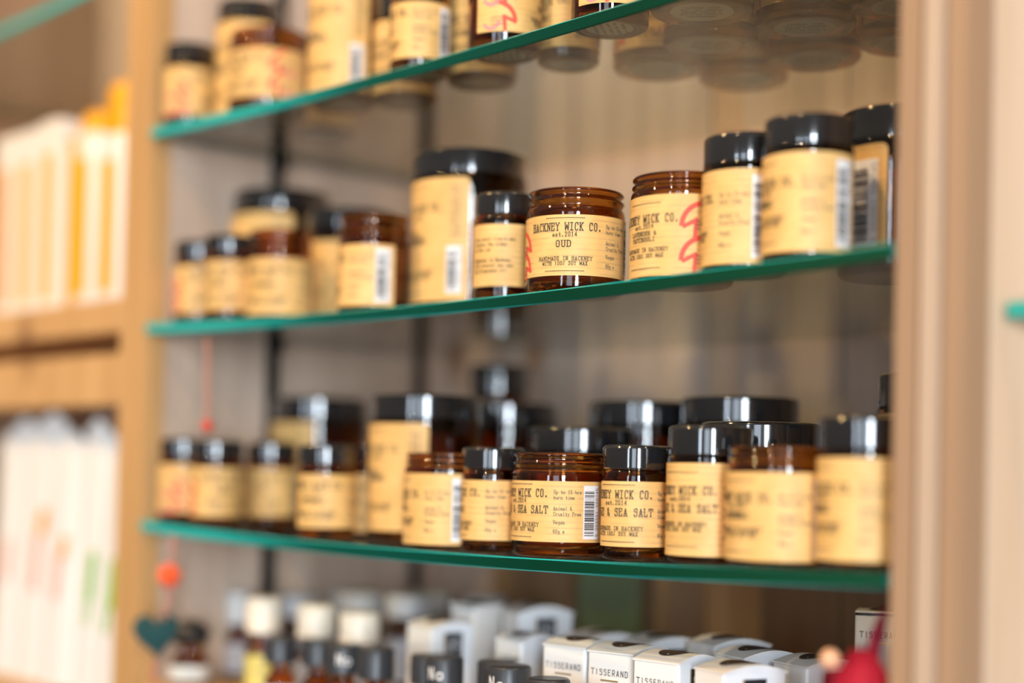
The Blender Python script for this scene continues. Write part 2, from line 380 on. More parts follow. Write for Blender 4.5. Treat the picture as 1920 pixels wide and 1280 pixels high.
def jar_meshes(cls):
    if cls in MESH: return MESH[cls]
    R,H,l0,l1,lh,op = CLS[cls]
    rn = R*(.935 if op else .90); zs = l1+.0015                        # neck radius, shoulder start
    top = H if op else H-.0012
    t = .0024
    out = [(0,.0018),(R*.55,.0012),(R*.80,.0002)]+[(R-.0034+.0034*math.sin(math.radians(a)), .0034-.0034*math.cos(math.radians(a))) for a in (0,18,36,54,72,90)]+[(R,zs)]
    sh = .0035 if cls == 'L' else .0050
    for a in (12,24,36,48,60,72,84,90): out.append((rn+(R-rn)*math.cos(math.radians(a)), zs+sh*math.sin(math.radians(a))))
    zn = zs+sh
    if op:
        zt = zn+(.0022 if cls == 'L' else (H-zn)*.35)
        out += [(rn,zn+.0002),(rn+.0006,zt-.0012),(rn+.0013,zt-.0006),(rn+.0013,zt+.0004),(rn+.0004,zt+.0012),(rn-.0002,zt+.0024),
                (rn,H-.0030),(rn+.0010,H-.0022),(rn+.0011,H-.0012),(rn+.0004,H-.0003),(rn-.0008,H),(rn-.0019,H-.0006),(rn-t,H-.0022)]
    else: out += [(rn,top-.001),(rn-.0008,top),(rn-t,top-.0006)]
    out += [(rn-t,zn),(R-t,zs-.001),(R-t,.0075),(R-t-.003,.0048),(0,.0042)]
    glass = lathe('glass_body', out, ['amber_glass'], closed=False, angle=math.radians(60))
    lid = wax = None
    if op:
        wl = l1-.004
        wax = lathe('wax', [(0,.0044),(R-t-.0034,.0050),(R-t-.0002,.0078),(R-t-.0002,wl),(R-t-.001,wl-.0004),(0,wl-.0006)], ['wax'])
    else:
        z0 = H-lh; rl = R*.985; b = .0009; q = .0022
        lid = lathe('lid', [(rn+.0004,z0+.0002),(rl-b*.6,z0),(rl,z0+b),*[(rl-q+q*math.cos(math.radians(a)), H-q+q*math.sin(math.radians(a))) for a in (0,15,30,45,60,75,90)],(0,H),(0,H-.0009),(rl-.0015,H-.0009),(rn+.0004,H-.002)], ['lid_black'], closed=True, angle=math.radians(30))
    MESH[cls] = (glass, lid, wax); return MESH[cls]
def sticker_mesh():
    bm = bmesh.new(); n = 40
    c = bm.verts.new((0,0,0)); ring = [bm.verts.new((.0178*math.cos(2*PI*k/n), .0178*math.sin(2*PI*k/n), 0)) for k in range(n)]
    for k in range(n): bm.faces.new((c, ring[(k+1)%n], ring[k]))
    P = lambda u, v, l: (v/1000, u/1000, -l)                            # seen from below
    for i, s in enumerate(('Hackney Wick','soy wax candle','never leave a','burning candle','unattended')):
        write(bm, P, s.replace('H','h').replace('W','v').replace('w','v').replace('d','a').replace('k','h'), 0, 8-i*4.2, 2.2, 1.7, .35, 1, lift=.0002)
    return tomesh('base_sticker', bm, ['sticker_grey','ink_grey'])
STICK = sticker_mesh()

BW = 0.6825; SAG = .00642; GT = .0075
mat('glass_edge_pale', (.03,.36,.29), .15)
H1, H2, H3 = .25668, .10448, -.04822
SHZ = {1:H1, 2:H2, 3:H3}
def shelf_top(s, x): return Z0+SHZ[s]+GT-SAG*(1-(2*x/BW-1)**2)
UNDER = {1:'top glass shelf', 2:'middle glass shelf', 3:'lowest glass shelf'}
GROUP = {1:'amber jars on the top glass shelf', 2:'amber jars on the middle glass shelf', 3:'amber jars on the lowest glass shelf'}
def jar(s, cls, x, y, a, prod, text, blur=False):
    R,H,l0,l1,lh,op = CLS[cls]; g, lid, wax = jar_meshes(cls)
    # a jar stands level on the sagging glass: rest it on the highest point under its base
    z = max(shelf_top(s, x-R*.85), shelf_top(s, x+R*.85))+.0001
    th = math.atan2(CY-y, CX-x)+a
    o = empty('candle_jar', (x,y,z), th)
    link('glass_body', g, o)
    if lid: link('lid', lid, o)
    if wax: link('wax', wax, o)
    link('label', label_mesh(cls, R, l0, l1, prod), o)
    if s == 1:
        st = link('base_sticker', STICK, o); st.location = (0,0,.00095)
    tag(o, text, 'jar', GROUP[s]); return o
JARS = [
(1,'S',0.0218,0.0215,1.2,'','small capped amber jar, leftmost on the top glass shelf by the orange upright'),
(1,'E',0.0515,0.056,-1.0,'','tall amber jar rising behind the leftmost small jar on the top shelf'),
(1,'A',0.1145,0.032,-0.8,'R','open amber jar with red print on its label, second in the top row'),
(1,'T',0.091,0.101,-0.6,'','slim capped amber jar tucked behind the open red printed jar on the top shelf'),
(1,'G',0.1915,0.043,-0.95,'','tallest jar in front on the top shelf, high paper label with white barcode'),
(1,'T',0.232,0.068,-0.9,'','slim capped amber jar just right of the tallest front jar, top shelf'),
(1,'S',0.3015,0.024,-1.5,'','narrow capped amber jar with white barcode at its right edge, top shelf'),
(1,'T',0.3155,0.0655,-0.5,'','capped amber jar peeking out right of the narrow barcode jar, top shelf'),
(1,'M',0.379,0.0275,1.5,'','capped amber jar on the top shelf with bold red drawing facing front'),
(1,'S',0.3915,0.071,-1.1,'','capped amber jar with barcode between two red printed jars, top shelf'),
(1,'M',0.465,0.032,1.4,'','red printed amber jar just above the sharp green shelf edge, top right'),
(1,'A',0.5225,0.046,0,'','open amber jar at the end of the top row, only its base in view'),
(1,'A',.5900,.055,0,'','amber jar standing nearest the right upright on the top shelf, base seen through glass'),
(1,'A',.4235,.1200,0,'','amber jar second row back on the top shelf, leftmost round base seen through glass'),
(1,'A',.4835,.1000,0,'','amber jar of the top shelf second row, its base second from the left below glass'),
(1,'A',.5440,.1120,0,'','amber jar of the top shelf second row, its base third from the left below glass'),
(1,'A',.6050,.1200,0,'','amber jar of the top shelf second row, its base closest to the right upright'),
(1,'A',.4450,.178,0,'','amber jar in the rear row of the top shelf, leftmost round base at the back'),
(1,'A',.5070,.170,0,'','amber jar in the middle of the rear row of the top shelf'),
(1,'A',.5660,.182,0,'','amber jar at the right end of the rear row of the top shelf'),
(2,'S',0.0275,0.031,0.5,'','small capped amber jar, leftmost on the middle shelf beside the side panel'),
(2,'S',0.0855,0.022,-0.5,'','small amber jar second from the left in the front row of the middle shelf'),
(2,'K',0.0435,0.095,-0.85,'','large black capped amber jar behind the leftmost small jars of the middle shelf'),
(2,'N',0.134,0.034,-0.5,'','narrow open amber jar right of the leftmost small jars, middle shelf'),
(2,'H',0.1195,0.108,-1,'','wide black capped amber jar behind two narrow open jars, middle shelf'),
(2,'N',0.255,0.026,-1.75,'','narrow open amber jar with big white barcode, left of the tallest middle jar'),
(2,'K',0.292,0.078,-1.1,'','tallest black capped amber jar on the middle shelf, wide label with barcode'),
(2,'Y',0.3745,0.036,-0.35,'BACK','small black capped amber jar between the tallest jar and the sharp open jar'),
(2,'A',0.4385,0.034,-0.22,'OUD','sharply focused open amber jar labelled OUD on the middle shelf'),
(2,'L',0.513,0.044,-0.81,'P','open amber jar with red arrow drawing, right of the OUD jar'),
(2,'T',0.5645,0.036,-1.69,'','black capped amber jar with barcode, right of the red arrow jar'),
(2,'T',0.6115,0.028,-1.21,'','taller looking black capped amber jar third from the right upright, middle shelf'),
(2,'F',0.6165,0.105,-1.42,'','wide amber jar half hidden by the right upright on the middle shelf'),
(3,'S',0.0235,0.025,1.2,'','small capped amber jar, leftmost on the lowest glass shelf'),
(3,'S',0.07,0.025,0.4,'','small capped amber jar second from the left on the lowest glass shelf'),
(3,'S',0.069,0.075,-0.5,'','small amber jar squeezed before the blurred large jar, lowest shelf left'),
(3,'C',0.0435,0.137,-1.2,'','large black capped amber jar at the left back of the lowest glass shelf'),
(3,'S',0.2095,0.025,-0.5,'','small black capped amber jar in front between the two large left jars, lowest shelf'),
(3,'N',0.185,0.08,-0.5,'','open amber jar half covered by the second large jar, lowest shelf'),
(3,'C',0.251,0.078,-1.05,'','large black capped amber jar standing left of the open jars, lowest shelf'),
(3,'L',0.327,0.036,-1.4,'','open amber jar with pale label in front of the large capped jar, lowest shelf'),
(3,'S',0.3755,0.03,-1.5,'','small black capped amber jar left of the sharp open candle, lowest shelf'),
(3,'A',0.431,0.034,-1.0,'SAGE','sharply focused open amber jar with barcode and burn time text, lowest shelf'),
(3,'S',0.4915,0.034,-0.63,'SAGE','small black capped jar reading SEA SALT, right of the sharp open jar'),
(3,'T',0.5415,0.038,-0.75,'SAGE','taller black capped jar reading SEA SALT, behind right of the small one'),
(3,'L',0.597,0.031,-0.92,'','blurred open amber jar with wide cream label near the right, lowest shelf'),
(3,'T',0.6495,0.027,-1.16,'','black capped amber jar just left of the right upright, lowest shelf'),
(3,'G',0.6215,0.12,0.2,'','tall orange labelled jar partly hidden by the right upright, lowest shelf'),
(3,'D',0.3665,0.115,0,'SAGE','wide black capped jar directly behind the sharp open candle, lowest shelf'),
(3,'C',0.352,0.191,2.2,'','large black capped jar at the back, left one of the touching pair, lowest shelf'),
(3,'C',0.4395,0.188,2.2,'','large black capped jar at the back, right one of the touching pair, lowest shelf'),
(3,'D',0.5145,0.116,2.2,'','wide black capped jar behind the blurred open cream labelled jar, lowest shelf'),
(3,'C',.2125,.190,2.2,'','large black capped jar far back behind the small capped jar, lowest shelf'),
(3,'B',.1525,.235,-1.4,'','tallest jar at the rear, its black lid seen just under the middle shelf'),
]
for j in JARS: jar(*j)

# ------------------------------------------------------------------ glass shelves
def glass_shelf(x0, x1, y0, y1, z, sag, label, group=None, th=GT, edge='glass_edge'):
    bm = bmesh.new(); n = 40; ch = .0007
    prof = [(y0+ch,0,0),(y0,ch,1),(y0,th-ch,1),(y0+ch,th,1),(y1,th,0),(y1,0,1)]
    rings = []
    for i in range(n+1):
        t = i/n; x = x0+(x1-x0)*t; dz = -sag*(1-(2*t-1)**2)
        rings.append([bm.verts.new((x, y, z+dz+zz)) for y, zz, _ in prof])
    m = len(prof); kinds = [1,1,1,0,0,0]
    for a, b in zip(rings, rings[1:]):
        for k in range(m):
            fc = bm.faces.new((a[k], b[k], b[(k+1)%m], a[(k+1)%m])); fc.material_index = kinds[k]
            fc.smooth = False
    for q in (rings[0], rings[-1][::-1]): bm.faces.new(q).material_index = 1
    bmesh.ops.recalc_face_normals(bm, faces=bm.faces)
    o = link('glass_shelf', tomesh('glass_shelf', bm, ['shelf_glass',edge]))
    return tag(o, label, 'shelf', group)
YB = .262
glass_shelf(.002, BW-.002, 0, YB, Z0+H1, SAG, 'top glass shelf with green edge, cut by the frame, jar bases above it', 'glass shelves of the middle bay')
glass_shelf(.002, BW-.002, 0, YB, Z0+H2, SAG, 'middle glass shelf with green edge carrying the OUD jar', 'glass shelves of the middle bay')
glass_shelf(.002, BW-.002, 0, YB, Z0+H3, SAG, 'lowest glass shelf with green edge, above the white cartons', 'glass shelves of the middle bay')
glass_shelf(.7235, 1.35, .030, YB, Z0+.0770, 0, 'glass shelf of the right neighbouring bay, only its turquoise left tip visible', edge='glass_edge_pale')
glass_shelf(-.62, -.042, .0, YB, Z0+.392, .004, 'glass shelf high in the left neighbouring bay, blurred at the upper corner')

# ------------------------------------------------------------------ shelving unit
unit = empty('shelving_unit', (BW/2,.15,0)); tag(unit, 'long wooden wall shelving unit with pine uprights and plank back', 'shelving')
UO = Vector((-BW/2,-.15,0))
def part(name, x0,x1,y0,y1,z0,z1,m, bevel=.0012, parent=unit):
    bm = bmesh.new(); box_into(bm, x0,x1,y0,y1,z0,z1, bevel)
    o = link(name, tomesh(name, bm, [m]), parent); o.location = UO; return o
ZB, ZT = 0.0, Z0+.95; DB = .300
# left upright: front post and greyer side panel
part('upright', -.0390,0,  0,.020, ZB,ZT,'pine_warm', .002)
part('side_panel', -.0385,-.0005, .0201,DB, ZB,ZT,'pine_side', 0)
# right upright: two boards with a paler strip between them
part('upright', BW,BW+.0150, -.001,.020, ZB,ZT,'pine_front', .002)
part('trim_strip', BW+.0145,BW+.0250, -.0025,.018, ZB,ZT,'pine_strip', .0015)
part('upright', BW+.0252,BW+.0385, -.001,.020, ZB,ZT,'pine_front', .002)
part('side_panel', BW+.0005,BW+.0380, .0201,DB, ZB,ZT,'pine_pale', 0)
part('upright', 1.37,1.409, 0,DB, ZB,ZT,'pine_front', .002)
part('upright', -.680,-.641, 0,DB, ZB,ZT,'pine_front', .002)
# plank back: boards of uneven width and tone, behind all bays
edges = [-.68,-.52,-.40,-.27,-.15,-.03,.075,.165,.255,.315,.345,.44,.505,.56,.60,.7015,.83,.95,1.08,1.22,1.41]
tones = ['pine_side','pine_grey','pine_side','pine_grey','pine_side','pine_side','pine_grey','pine_grey','pine_grey','pine_orange','pine_grey','pine_grey','pine_brown','pine_orange','pine_brown','pine_side','pine_grey','pine_side','pine_grey','pine_side']
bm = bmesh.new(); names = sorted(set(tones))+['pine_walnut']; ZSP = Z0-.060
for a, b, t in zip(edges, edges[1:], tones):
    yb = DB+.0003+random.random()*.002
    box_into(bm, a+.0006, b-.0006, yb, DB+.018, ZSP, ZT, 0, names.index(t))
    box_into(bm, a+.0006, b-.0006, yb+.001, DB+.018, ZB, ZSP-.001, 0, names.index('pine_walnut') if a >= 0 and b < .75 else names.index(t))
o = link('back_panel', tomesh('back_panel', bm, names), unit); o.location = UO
# wooden shelf under the cartons, and top and bottom boards
ZS4 = Z0-.166
for (a, b) in ((.001,BW-.001),):
    part('wooden_shelf', a,b, .004,DB-.001, ZS4-.024,ZS4,'pine_shelf')
part('wooden_shelf', -.640,-.040, .000,DB-.001, Z0+.108,Z0+.135,'pine_shelf')
part('shelf_rail', -.640,-.040, .004,.024, Z0+.050,Z0+.0915,'pine_shelf')
part('wooden_shelf', -.640,-.040, .010,DB-.001, Z0-.215,Z0-.190,'pine_shelf')
part('wooden_shelf', -.640,1.37, .004,DB-.001, .06,.085,'pine_shelf')
part('top_board', -.69,1.42, -.01,DB+.018, ZT+.0003,ZT+.025,'pine_front')
# black slotted strips on the side panels, holding the glass
for yy in (.119,.276):
    st = part('pilaster_strip', 0.0,.0030, yy-.006,yy+.006, Z0-.30,ZT-.05,'black_metal', .0004)
for s, hz in ((1,H1),(2,H2),(3,H3)):
    for yy in (.119,):
        part('shelf_clip', .0031,.0105, yy-.005,yy+.005, Z0+hz-.0075,Z0+hz-.0004,'black_metal', .0006)
        part('shelf_clip', BW-.0105,BW-.0005, yy-.005,yy+.005, Z0+hz-.0075,Z0+hz-.0004,'black_metal', .0006)

# setting
def struct(name, x0,x1,y0,y1,z0,z1,m):
    o = box(name, x0,x1,y0,y1,z0,z1,m, None, 0); o['kind'] = 'structure'; return o
mat('plaster', (.55,.50,.44), .9, vary={'scale':(6,6,6),'dark':(.50,.45,.40)})
mat('floor_boards', (.30,.20,.12), .5, vary={'scale':(3,30,3),'dark':(.20,.13,.08)})
struct('wall_back', -2.5,3.2, .322,.42, 0,2.7,'plaster')
struct('floor', -2.5,3.2, -3.6,.42, -.06,0,'floor_boards')

# ------------------------------------------------------------------ lower shelf: bottles and cartons
mat('cream_cap', (.84,.76,.62), .35); mat('grey_cap', (.50,.52,.53), .35); mat('charcoal_cap', (.035,.037,.042), .32, bump={'scale':(900,900,5),'s':.4,'d':.0003})
mat('yellow_label', (.72,.60,.16), .5); mat('orange_label', (.85,.42,.08), .5); mat('white_label', (.80,.80,.72), .5)
mat('clear_grey', (.40,.40,.42), .2); mat('carton', (.82,.80,.76), .45); mat('carton_white', (.80,.83,.86), .4)
mat('panel_black', (.02,.022,.028), .4); mat('panel_maroon', (.16,.022,.022), .4); mat('gold', (.7,.52,.18), .35, .8)
mat('umber', (.06,.038,.024), .6); mat('lilac', (.30,.20,.42), .5); mat('dropper_rubber', (.02,.02,.022), .3)
def bottle(x, y, r, H, caph, capm, labm, text, name='oil_bottle', group='small bottles on the wooden shelf', writing=None, dome=False, ribs=False, capr=.92, z=None, rot=0):
    z = ZS4+.0002 if z is None else z
    o = empty(name, (x,y,z), math.atan2(CY-y, CX-x)+rot)
    nb = H-caph; rn = r*.55; zs = nb-.010
    prof = [(0,.001),(r*.85,0),(r*.97,.0010),(r,.003),(r,zs-.004),(r*.93,zs-.0005),(r*.75,zs+.002),(rn,zs+.005),(rn,nb+.001),(0,nb+.001)]
    link('glass_body', lathe('glass_body', prof, ['amber_glass'], 32), o)
    rc = r*capr
    if dome:
        cp = [(0,nb+.0012),(rc*.75,nb+.0012),(rc*.78,nb+caph*.25)]+[(rc*.9*math.cos(math.radians(a)), nb+caph*.35+caph*.65*math.sin(math.radians(a))) for a in (0,20,40,60,75,90)]
    else: cp = [(0,nb+.0012),(rc,nb+.0012),(rc,H-.0016),(rc-.0006,H-.0005),(rc-.0016,H),(0,H-.0003 if not ribs else H-.0008)]
    bm = bmesh.new(); lathe_into(bm, cp, 32, False); bmesh.ops.recalc_face_normals(bm, faces=bm.faces)
    if writing:
        P = surf_cyl(rc); PP = lambda u, v, l: P(u, v, l)
        write(bm, PP, writing, 0, (nb+caph*.38)*1000, caph*1000*.34, caph*1000*.28, .8, 1, serif=False, lift=.0004)
    link('cap', tomesh('cap', bm, [capm,'carton'], True, .6), o)
    if labm:
        bm = bmesh.new(); P = surf_cyl(r); ul = PI*r*1000*.9
        patch(bm, P, -ul, ul, 4, zs*1000-5, .0003, 0)
        for i in range(3): quadstrip(bm, P, (-6,zs*500+6-i*5), (6,zs*500+6-i*5), .8, .0005, 1)
        link('label', tomesh('label', bm, [labm,'ink_grey'], True), o)
    return tag(o, text, 'bottle', group)
B = bottle
B(.030,.030,.0150,.050,.020,'dropper_rubber','white_label','amber bottle with black rounded dropper top beside the teal heart', 'dropper_bottle', dome=True, capr=1.15)
B(.012,.085,.0105,.068,.026,'grey_cap','clear_grey','slim grey topped bottle left of the cream capped ones', capr=1.0)
B(.100,.050,.0135,.071,.027,'cream_cap','yellow_label','leftmost cream capped bottle with a yellow label', capr=1.0, dome=False)
B(.150,.062,.0140,.0685,.024,'cream_cap','clear_grey','middle one of three cream capped bottles', capr=1.0)
B(.205,.060,.0145,.0675,.022,'cream_cap','clear_grey','rightmost cream capped bottle, behind a charcoal cap', capr=1.0)
for i, (x, y, h) in enumerate(((.018,.140,.064),(.030,.185,.066),(.075,.160,.069),(.095,.215,.069),(.130,.165,.071),(.165,.215,.071))):
    B(x,y,.018,h,.018,'grey_cap','clear_grey','blurred grey capped bottle number %s of the rear row, counted from the side panel' % ('one','two','three','four','five','six')[i], capr=1.0, group='grey capped bottles at the back')
B(.166,.020,.0115,.049,.019,'charcoal_cap','white_label','leftmost charcoal capped amber bottle before the yellow label', capr=1.0)
B(.200,.028,.0115,.050,.019,'charcoal_cap','white_label','charcoal capped bottle with silvery glare, second from the left', capr=1.0)
B(.243,.018,.0130,.051,.020,'charcoal_cap','white_label','charcoal capped bottle under the rightmost cream cap', capr=1.0, writing='No')
B(.276,.020,.0120,.0515,.021,'charcoal_cap','orange_label','charcoal capped bottle just right of the orange label', capr=1.0)
B(.313,.034,.0120,.050,.020,'charcoal_cap','white_label','plain charcoal capped bottle right of the orange carton', capr=1.0)
B(.345,.020,.0120,.0525,.021,'charcoal_cap','white_label','charcoal capped bottle with white lettering, left of a plain one', capr=1.0, writing='No', rot=-.5)
B(.371,.040,.0120,.0515,.021,'charcoal_cap','white_label','plain charcoal capped bottle between the two with white lettering', capr=1.0)
B(.404,.020,.0135,.0530,.021,'charcoal_cap','white_label','charcoal capped bottle with white lettering beside the cartons', capr=1.0, writing='No', rot=-.6)
B(.4465,.012,.0125,.0505,.018,'charcoal_cap','white_label','ribbed charcoal cap at the bottom edge under the first carton', capr=1.0, ribs=True)
B(.480,.010,.0125,.0500,.018,'charcoal_cap','white_label','ribbed charcoal cap at the bottom edge under the second carton', capr=1.0, ribs=True)

def carton(x, y, rot, text, w=.033, d=.040, H=.068, front='TISSERAND', side='black', fm='carton', sm='carton_white', bulge=.004, extra=None, name='oil_carton', arch=True):
    """box whose -y face carries the name and whose +x face carries the dark panel; pillow top"""
    o = empty(name, (x,y,ZS4+.0002), rot)
    bm = bmesh.new(); n = 10; hw, hd = w/2, d/2; e = .0012
    ms = [fm,sm,'ink','panel_black','panel_maroon','gold','umber']
    # walls as a slightly rounded prism
    pts = [(-hw+e,-hd),(hw-e,-hd),(hw,-hd+e),(hw,hd-e),(hw-e,hd),(-hw+e,hd),(-hw,hd-e),(-hw,-hd+e)]
    lo = [bm.verts.new((a,b,0)) for a,b in pts]; hi = [bm.verts.new((a,b,H-bulge)) for a,b in pts]
    for k in range(8):
        fc = bm.faces.new((lo[k], lo[(k+1)%8], hi[(k+1)%8], hi[k])); fc.material_index = 1 if k in (1,2,3) else 0
    bm.faces.new(lo[::-1])
    link('body', tomesh('body', bm, ms), o)
    # arched lid flap over the +x face, with a lip
    bm = bmesh.new(); prev = None; lip = .0012
    for i in range(n+1):
        t = i/n; yy = -hd-lip*.3+(d+lip*.6)*t; zz = H-bulge+(bulge*math.sin(PI*t) if arch else bulge*.4)+.0002
        row = [bm.verts.new((-hw,yy,zz)), bm.verts.new((hw+lip*.5,yy,zz)), bm.verts.new((hw+lip*.5,yy,zz+.0009)), bm.verts.new((-hw,yy,zz+.0009)), bm.verts.new((hw,yy,H-bulge)), bm.verts.new((-hw,yy,H-bulge))]
        if prev:
            for a, b in ((0,1),(1,2),(2,3),(3,0)): bm.faces.new((prev[a], row[a], row[b], prev[b]))
            q = bm.faces.new((prev[4], row[4], row[1], prev[1])); q.material_index = 1
            bm.faces.new((prev[5], prev[0], row[0], row[5]))
        else: bm.faces.new(row[:4][::-1])
        prev = row
    bm.faces.new(prev[:4])
    # oval sticker on the top
    c = bm.verts.new((0,0,H+.0016)); m = 20
    ring = [bm.verts.new((hw*.55*math.cos(2*PI*k/m), hd*.62*math.sin(2*PI*k/m), H-bulge+(bulge*math.cos(PI*.5*.62*math.sin(2*PI*k/m)) if arch else bulge*.4)+.0014)) for k in range(m)]
    for k in range(m):
        bm.faces.new((c, ring[k], ring[(k+1)%m])).material_index = 6
    bmesh.ops.recalc_face_normals(bm, faces=bm.faces)
    link('lid_flap', tomesh('lid_flap', bm, ms), o)
    # print on the faces
    bm = bmesh.new(); hm = (H-bulge)*1000
    PF = lambda u, v, l: (u/1000, -hd-l*.5, v/1000); PS = lambda u, v, l: (hw+l*.5, u/1000, v/1000)
    if front:
        wm = w*1000; write(bm, PF, front, 0, hm-12.5, 3.3, wm*.84/9, .42, 2, serif=False)
        quadstrip(bm, PF, (-6,hm-15.5), (6,hm-15.5), .9, .0006, 5)
    if side:
        pm = 3 if side == 'black' else 4
        patch(bm, PS, -7, 7, hm-40, hm-2.5, .0004, pm)
        patch(bm, PS, -8.0, -7.2, hm-40, hm-2.5, .0004, 5)
        for i, s in enumerate(('FINEST','QUALITY')): write(bm, PS, s, 0, hm-10-i*4.6, 2.9, 1.75, .42, 1, serif=False)
    if extra: patch(bm, PF, *extra[:4], .0004, extra[4])
    if len(bm.faces): 
        link('print', tomesh('print', bm, ms), o)
    else: bm.free()
    return tag(o, text, 'box', 'small cartons on the wooden shelf')
d2 = math.radians
mat('green_pack', (.10,.13,.045), .6)
carton(.272,.078, d2(-8), 'cream and white carton with orange label left of the charcoal caps', d=.034, H=.066, front=None)
carton(.3025,.140, d2(-22), 'white carton with black panel standing highest at the back centre', H=.0765, bulge=.005, front=None)
carton(.2575,.123, d2(0), 'pale lilac and beige carton left of the high white carton', H=.0765, front=None, side=None, fm='carton', sm='carton', w=.026, d=.026, arch=False)
carton(.352,.082, d2(0), 'low beige carton below the high white carton', w=.026, d=.03, H=.064, side=None, front='TISSERAND')
carton(.4230,.062, d2(6), 'cream carton with faint name, leftmost of the sharp front cartons', H=.068, d=.034)
carton(.4620,.062, d2(6), 'carton second from left in the front, its dark panel half seen', H=.068, d=.036)
carton(.5080,.052, d2(2), 'sharp carton reading TISSERAND at the bottom edge, beside the cream one', H=.068, d=.036)
carton(.5540,.052, d2(-18), 'cream lit carton right of the sharp lettered one, black panel facing', H=.067, w=.03, d=.040)
carton(.3680,.140, d2(-20), 'plain white carton of the rear row, left of two black panelled ones', H=.0635, front=None, side=None)
carton(.4200,.140, d2(-20), 'white carton of the rear row with black panel, middle one', H=.0655, front=None)
carton(.4720,.142, d2(-20), 'white carton of the rear row with black panel, right end', H=.0690, front=None)
carton(.5180,.112, d2(-18), 'white carton with plain wide face left of the maroon panelled one', H=.068, side=None, front=None)
carton(.5650,.108, d2(-18), 'white carton with maroon panel reading FINEST QUALITY', H=.068, side='maroon', front=None)
carton(.5630,.172, d2(30), 'upright flat carton reading TISSERAND standing taller by the right upright', w=.030, d=.024, H=.093, side=None, arch=False)
carton(.245,.272, d2(42), 'green and white pack against the plank back, centre rear', w=.050, d=.02, H=.103, front=None, side=None, fm='green_pack', sm='green_pack', arch=False, name='herb_pack', extra=(-23,23,84,98,0))

# ------------------------------------------------------------------ felt garland hanging from the lowest shelf, cord under the middle shelf
mat('red_cord', (.55,.20,.13), .8); mat('orange_felt', (.80,.085,.012), .9, sheen=.5, vary={'scale':(300,300,300),'dark':(.75,.10,.02)})
mat('teal_felt', (.006,.060,.062), .9, sheen=.3, vary={'scale':(300,300,300),'dark':(.005,.045,.05)})
def felt_ball(name, r, m, loc, parent):
    bm = bmesh.new(); bmesh.ops.create_uvsphere(bm, u_segments=28, v_segments=18, radius=r)
    rnd = random.Random(3)
    for v in bm.verts: v.co *= 1+rnd.uniform(-.02,.02)
    o = link(name, tomesh(name, bm, [m], True), parent); o.location = loc; return o
def heart(name, wd, ht, th, m, loc, parent, rz):
    bm = bmesh.new(); n = 48; L = 5; rings = []
    out = []
    for k in range(n):
        t = 2*PI*k/n; out.append((16*math.sin(t)**3/32*wd, (13*math.cos(t)-5*math.cos(2*t)-2*math.cos(3*t)-math.cos(4*t)+2.5)/29*ht))
    for s, dpt in ((.55,-1),(.86,-.8),(1,-.3),(1,.3),(.86,.8),(.55,1)):
        rings.append([bm.verts.new((a*s, dpt*th/2, b*s)) for a, b in out])
    for a, b in zip(rings, rings[1:]):
        for k in range(n): bm.faces.new((a[k], a[(k+1)%n], b[(k+1)%n], b[k]))
    for ring, dz in ((rings[0],-1.12),(rings[-1],1.12)):
        c = bm.verts.new((0,dz*th/2,0))
        for k in range(n): bm.faces.new((c, ring[k], ring[(k+1)%n]))
    bmesh.ops.recalc_face_normals(bm, faces=bm.faces)
    o = link(name, tomesh(name, bm, [m], True), parent); o.location = loc; o.rotation_euler = (0,d2(-6),rz); return o
g = empty('felt_garland', (.072,-.012,Z0-.05)); tag(g, 'hanging garland of red cord, orange felt ball and teal felt heart', 'garland')
tube('cord', [(.006,-.003,.0015),(.004,-.0035,-.010),(.001,-.001,-.020),(-.003,0,-.036),(-.006,0,-.048),(-.011,0,-.062)], .0013, 'red_cord', g)
felt_ball('felt_ball', .0092, 'orange_felt', (-.0030,-.001,-.029), g)
heart('felt_heart', .034, .035, .010, 'teal_felt', (-.0170,-.002,-.0755), g, .95)
tube('cord_tail', [(-.022,0,-.093),(-.024,0,-.105),(-.026,0,-.115)], .0013, 'red_cord', g)
g2 = empty('red_cord_pendant', (.098,-.004,Z0+.0975)); tag(g2, 'faint red cord with small red bead hanging under the middle shelf at left', 'cord')
tube('cord', [(0,0,-.002),(.0015,0,-.03),(.003,0,-.062)], .0011, 'red_cord', g2)
felt_ball('felt_bead', .0045, 'red_felt' if 'red_felt' in MATS else mat('red_felt',(.60,.07,.04),.9).name, (.003,0,-.066), g2)

# red and orange paper flower in front of the right end, out of focus
mat('red_paper', (.80,.03,.06), .6); mat('crimson', (.35,.02,.05), .6); mat('amber_paper', (.80,.36,.04), .6); mat('peach', (.75,.42,.25), .6)
fl = empty('paper_flower', (.662,.040,ZS4)); tag(fl, 'crimson red and orange paper decoration at the foot of the right upright', 'decoration')
def petal(name, m, base, tip, wd, bend):
    bm = bmesh.new(); b = Vector(base); t = Vector(tip); d = t-b; side = Vector((.7,.7,0)); nrm = d.cross(side).normalized(); rows = []
    for i in range(9):
        s = i/8; c = b+d*s+nrm*bend*math.sin(PI*s); ww = wd*math.sin(PI*(.12+.80*s))
        rows.append([bm.verts.new(c-side*ww+nrm*.0015*k)for k in (0,)]+[bm.verts.new(c+nrm*wd*.12)]+[bm.verts.new(c+side*ww)])
    for a, q in zip(rows, rows[1:]):
        bm.faces.new((a[0],a[1],q[1],q[0])); bm.faces.new((a[1],a[2],q[2],q[1]))
    ret = bmesh.ops.solidify(bm, geom=bm.faces[:], thickness=.0006)
    return link(name, tomesh(name, bm, [m], True), fl)
petal('petal','red_paper',(.010,-.040,.004),(.008,-.042,.089),.021,.004)
petal('petal','red_paper',(.004,-.034,.010),(-.004,-.034,.070),.015,.004)
petal('petal','crimson',(.004,-.030,.076),(.012,-.030,.108),.0035,.003)
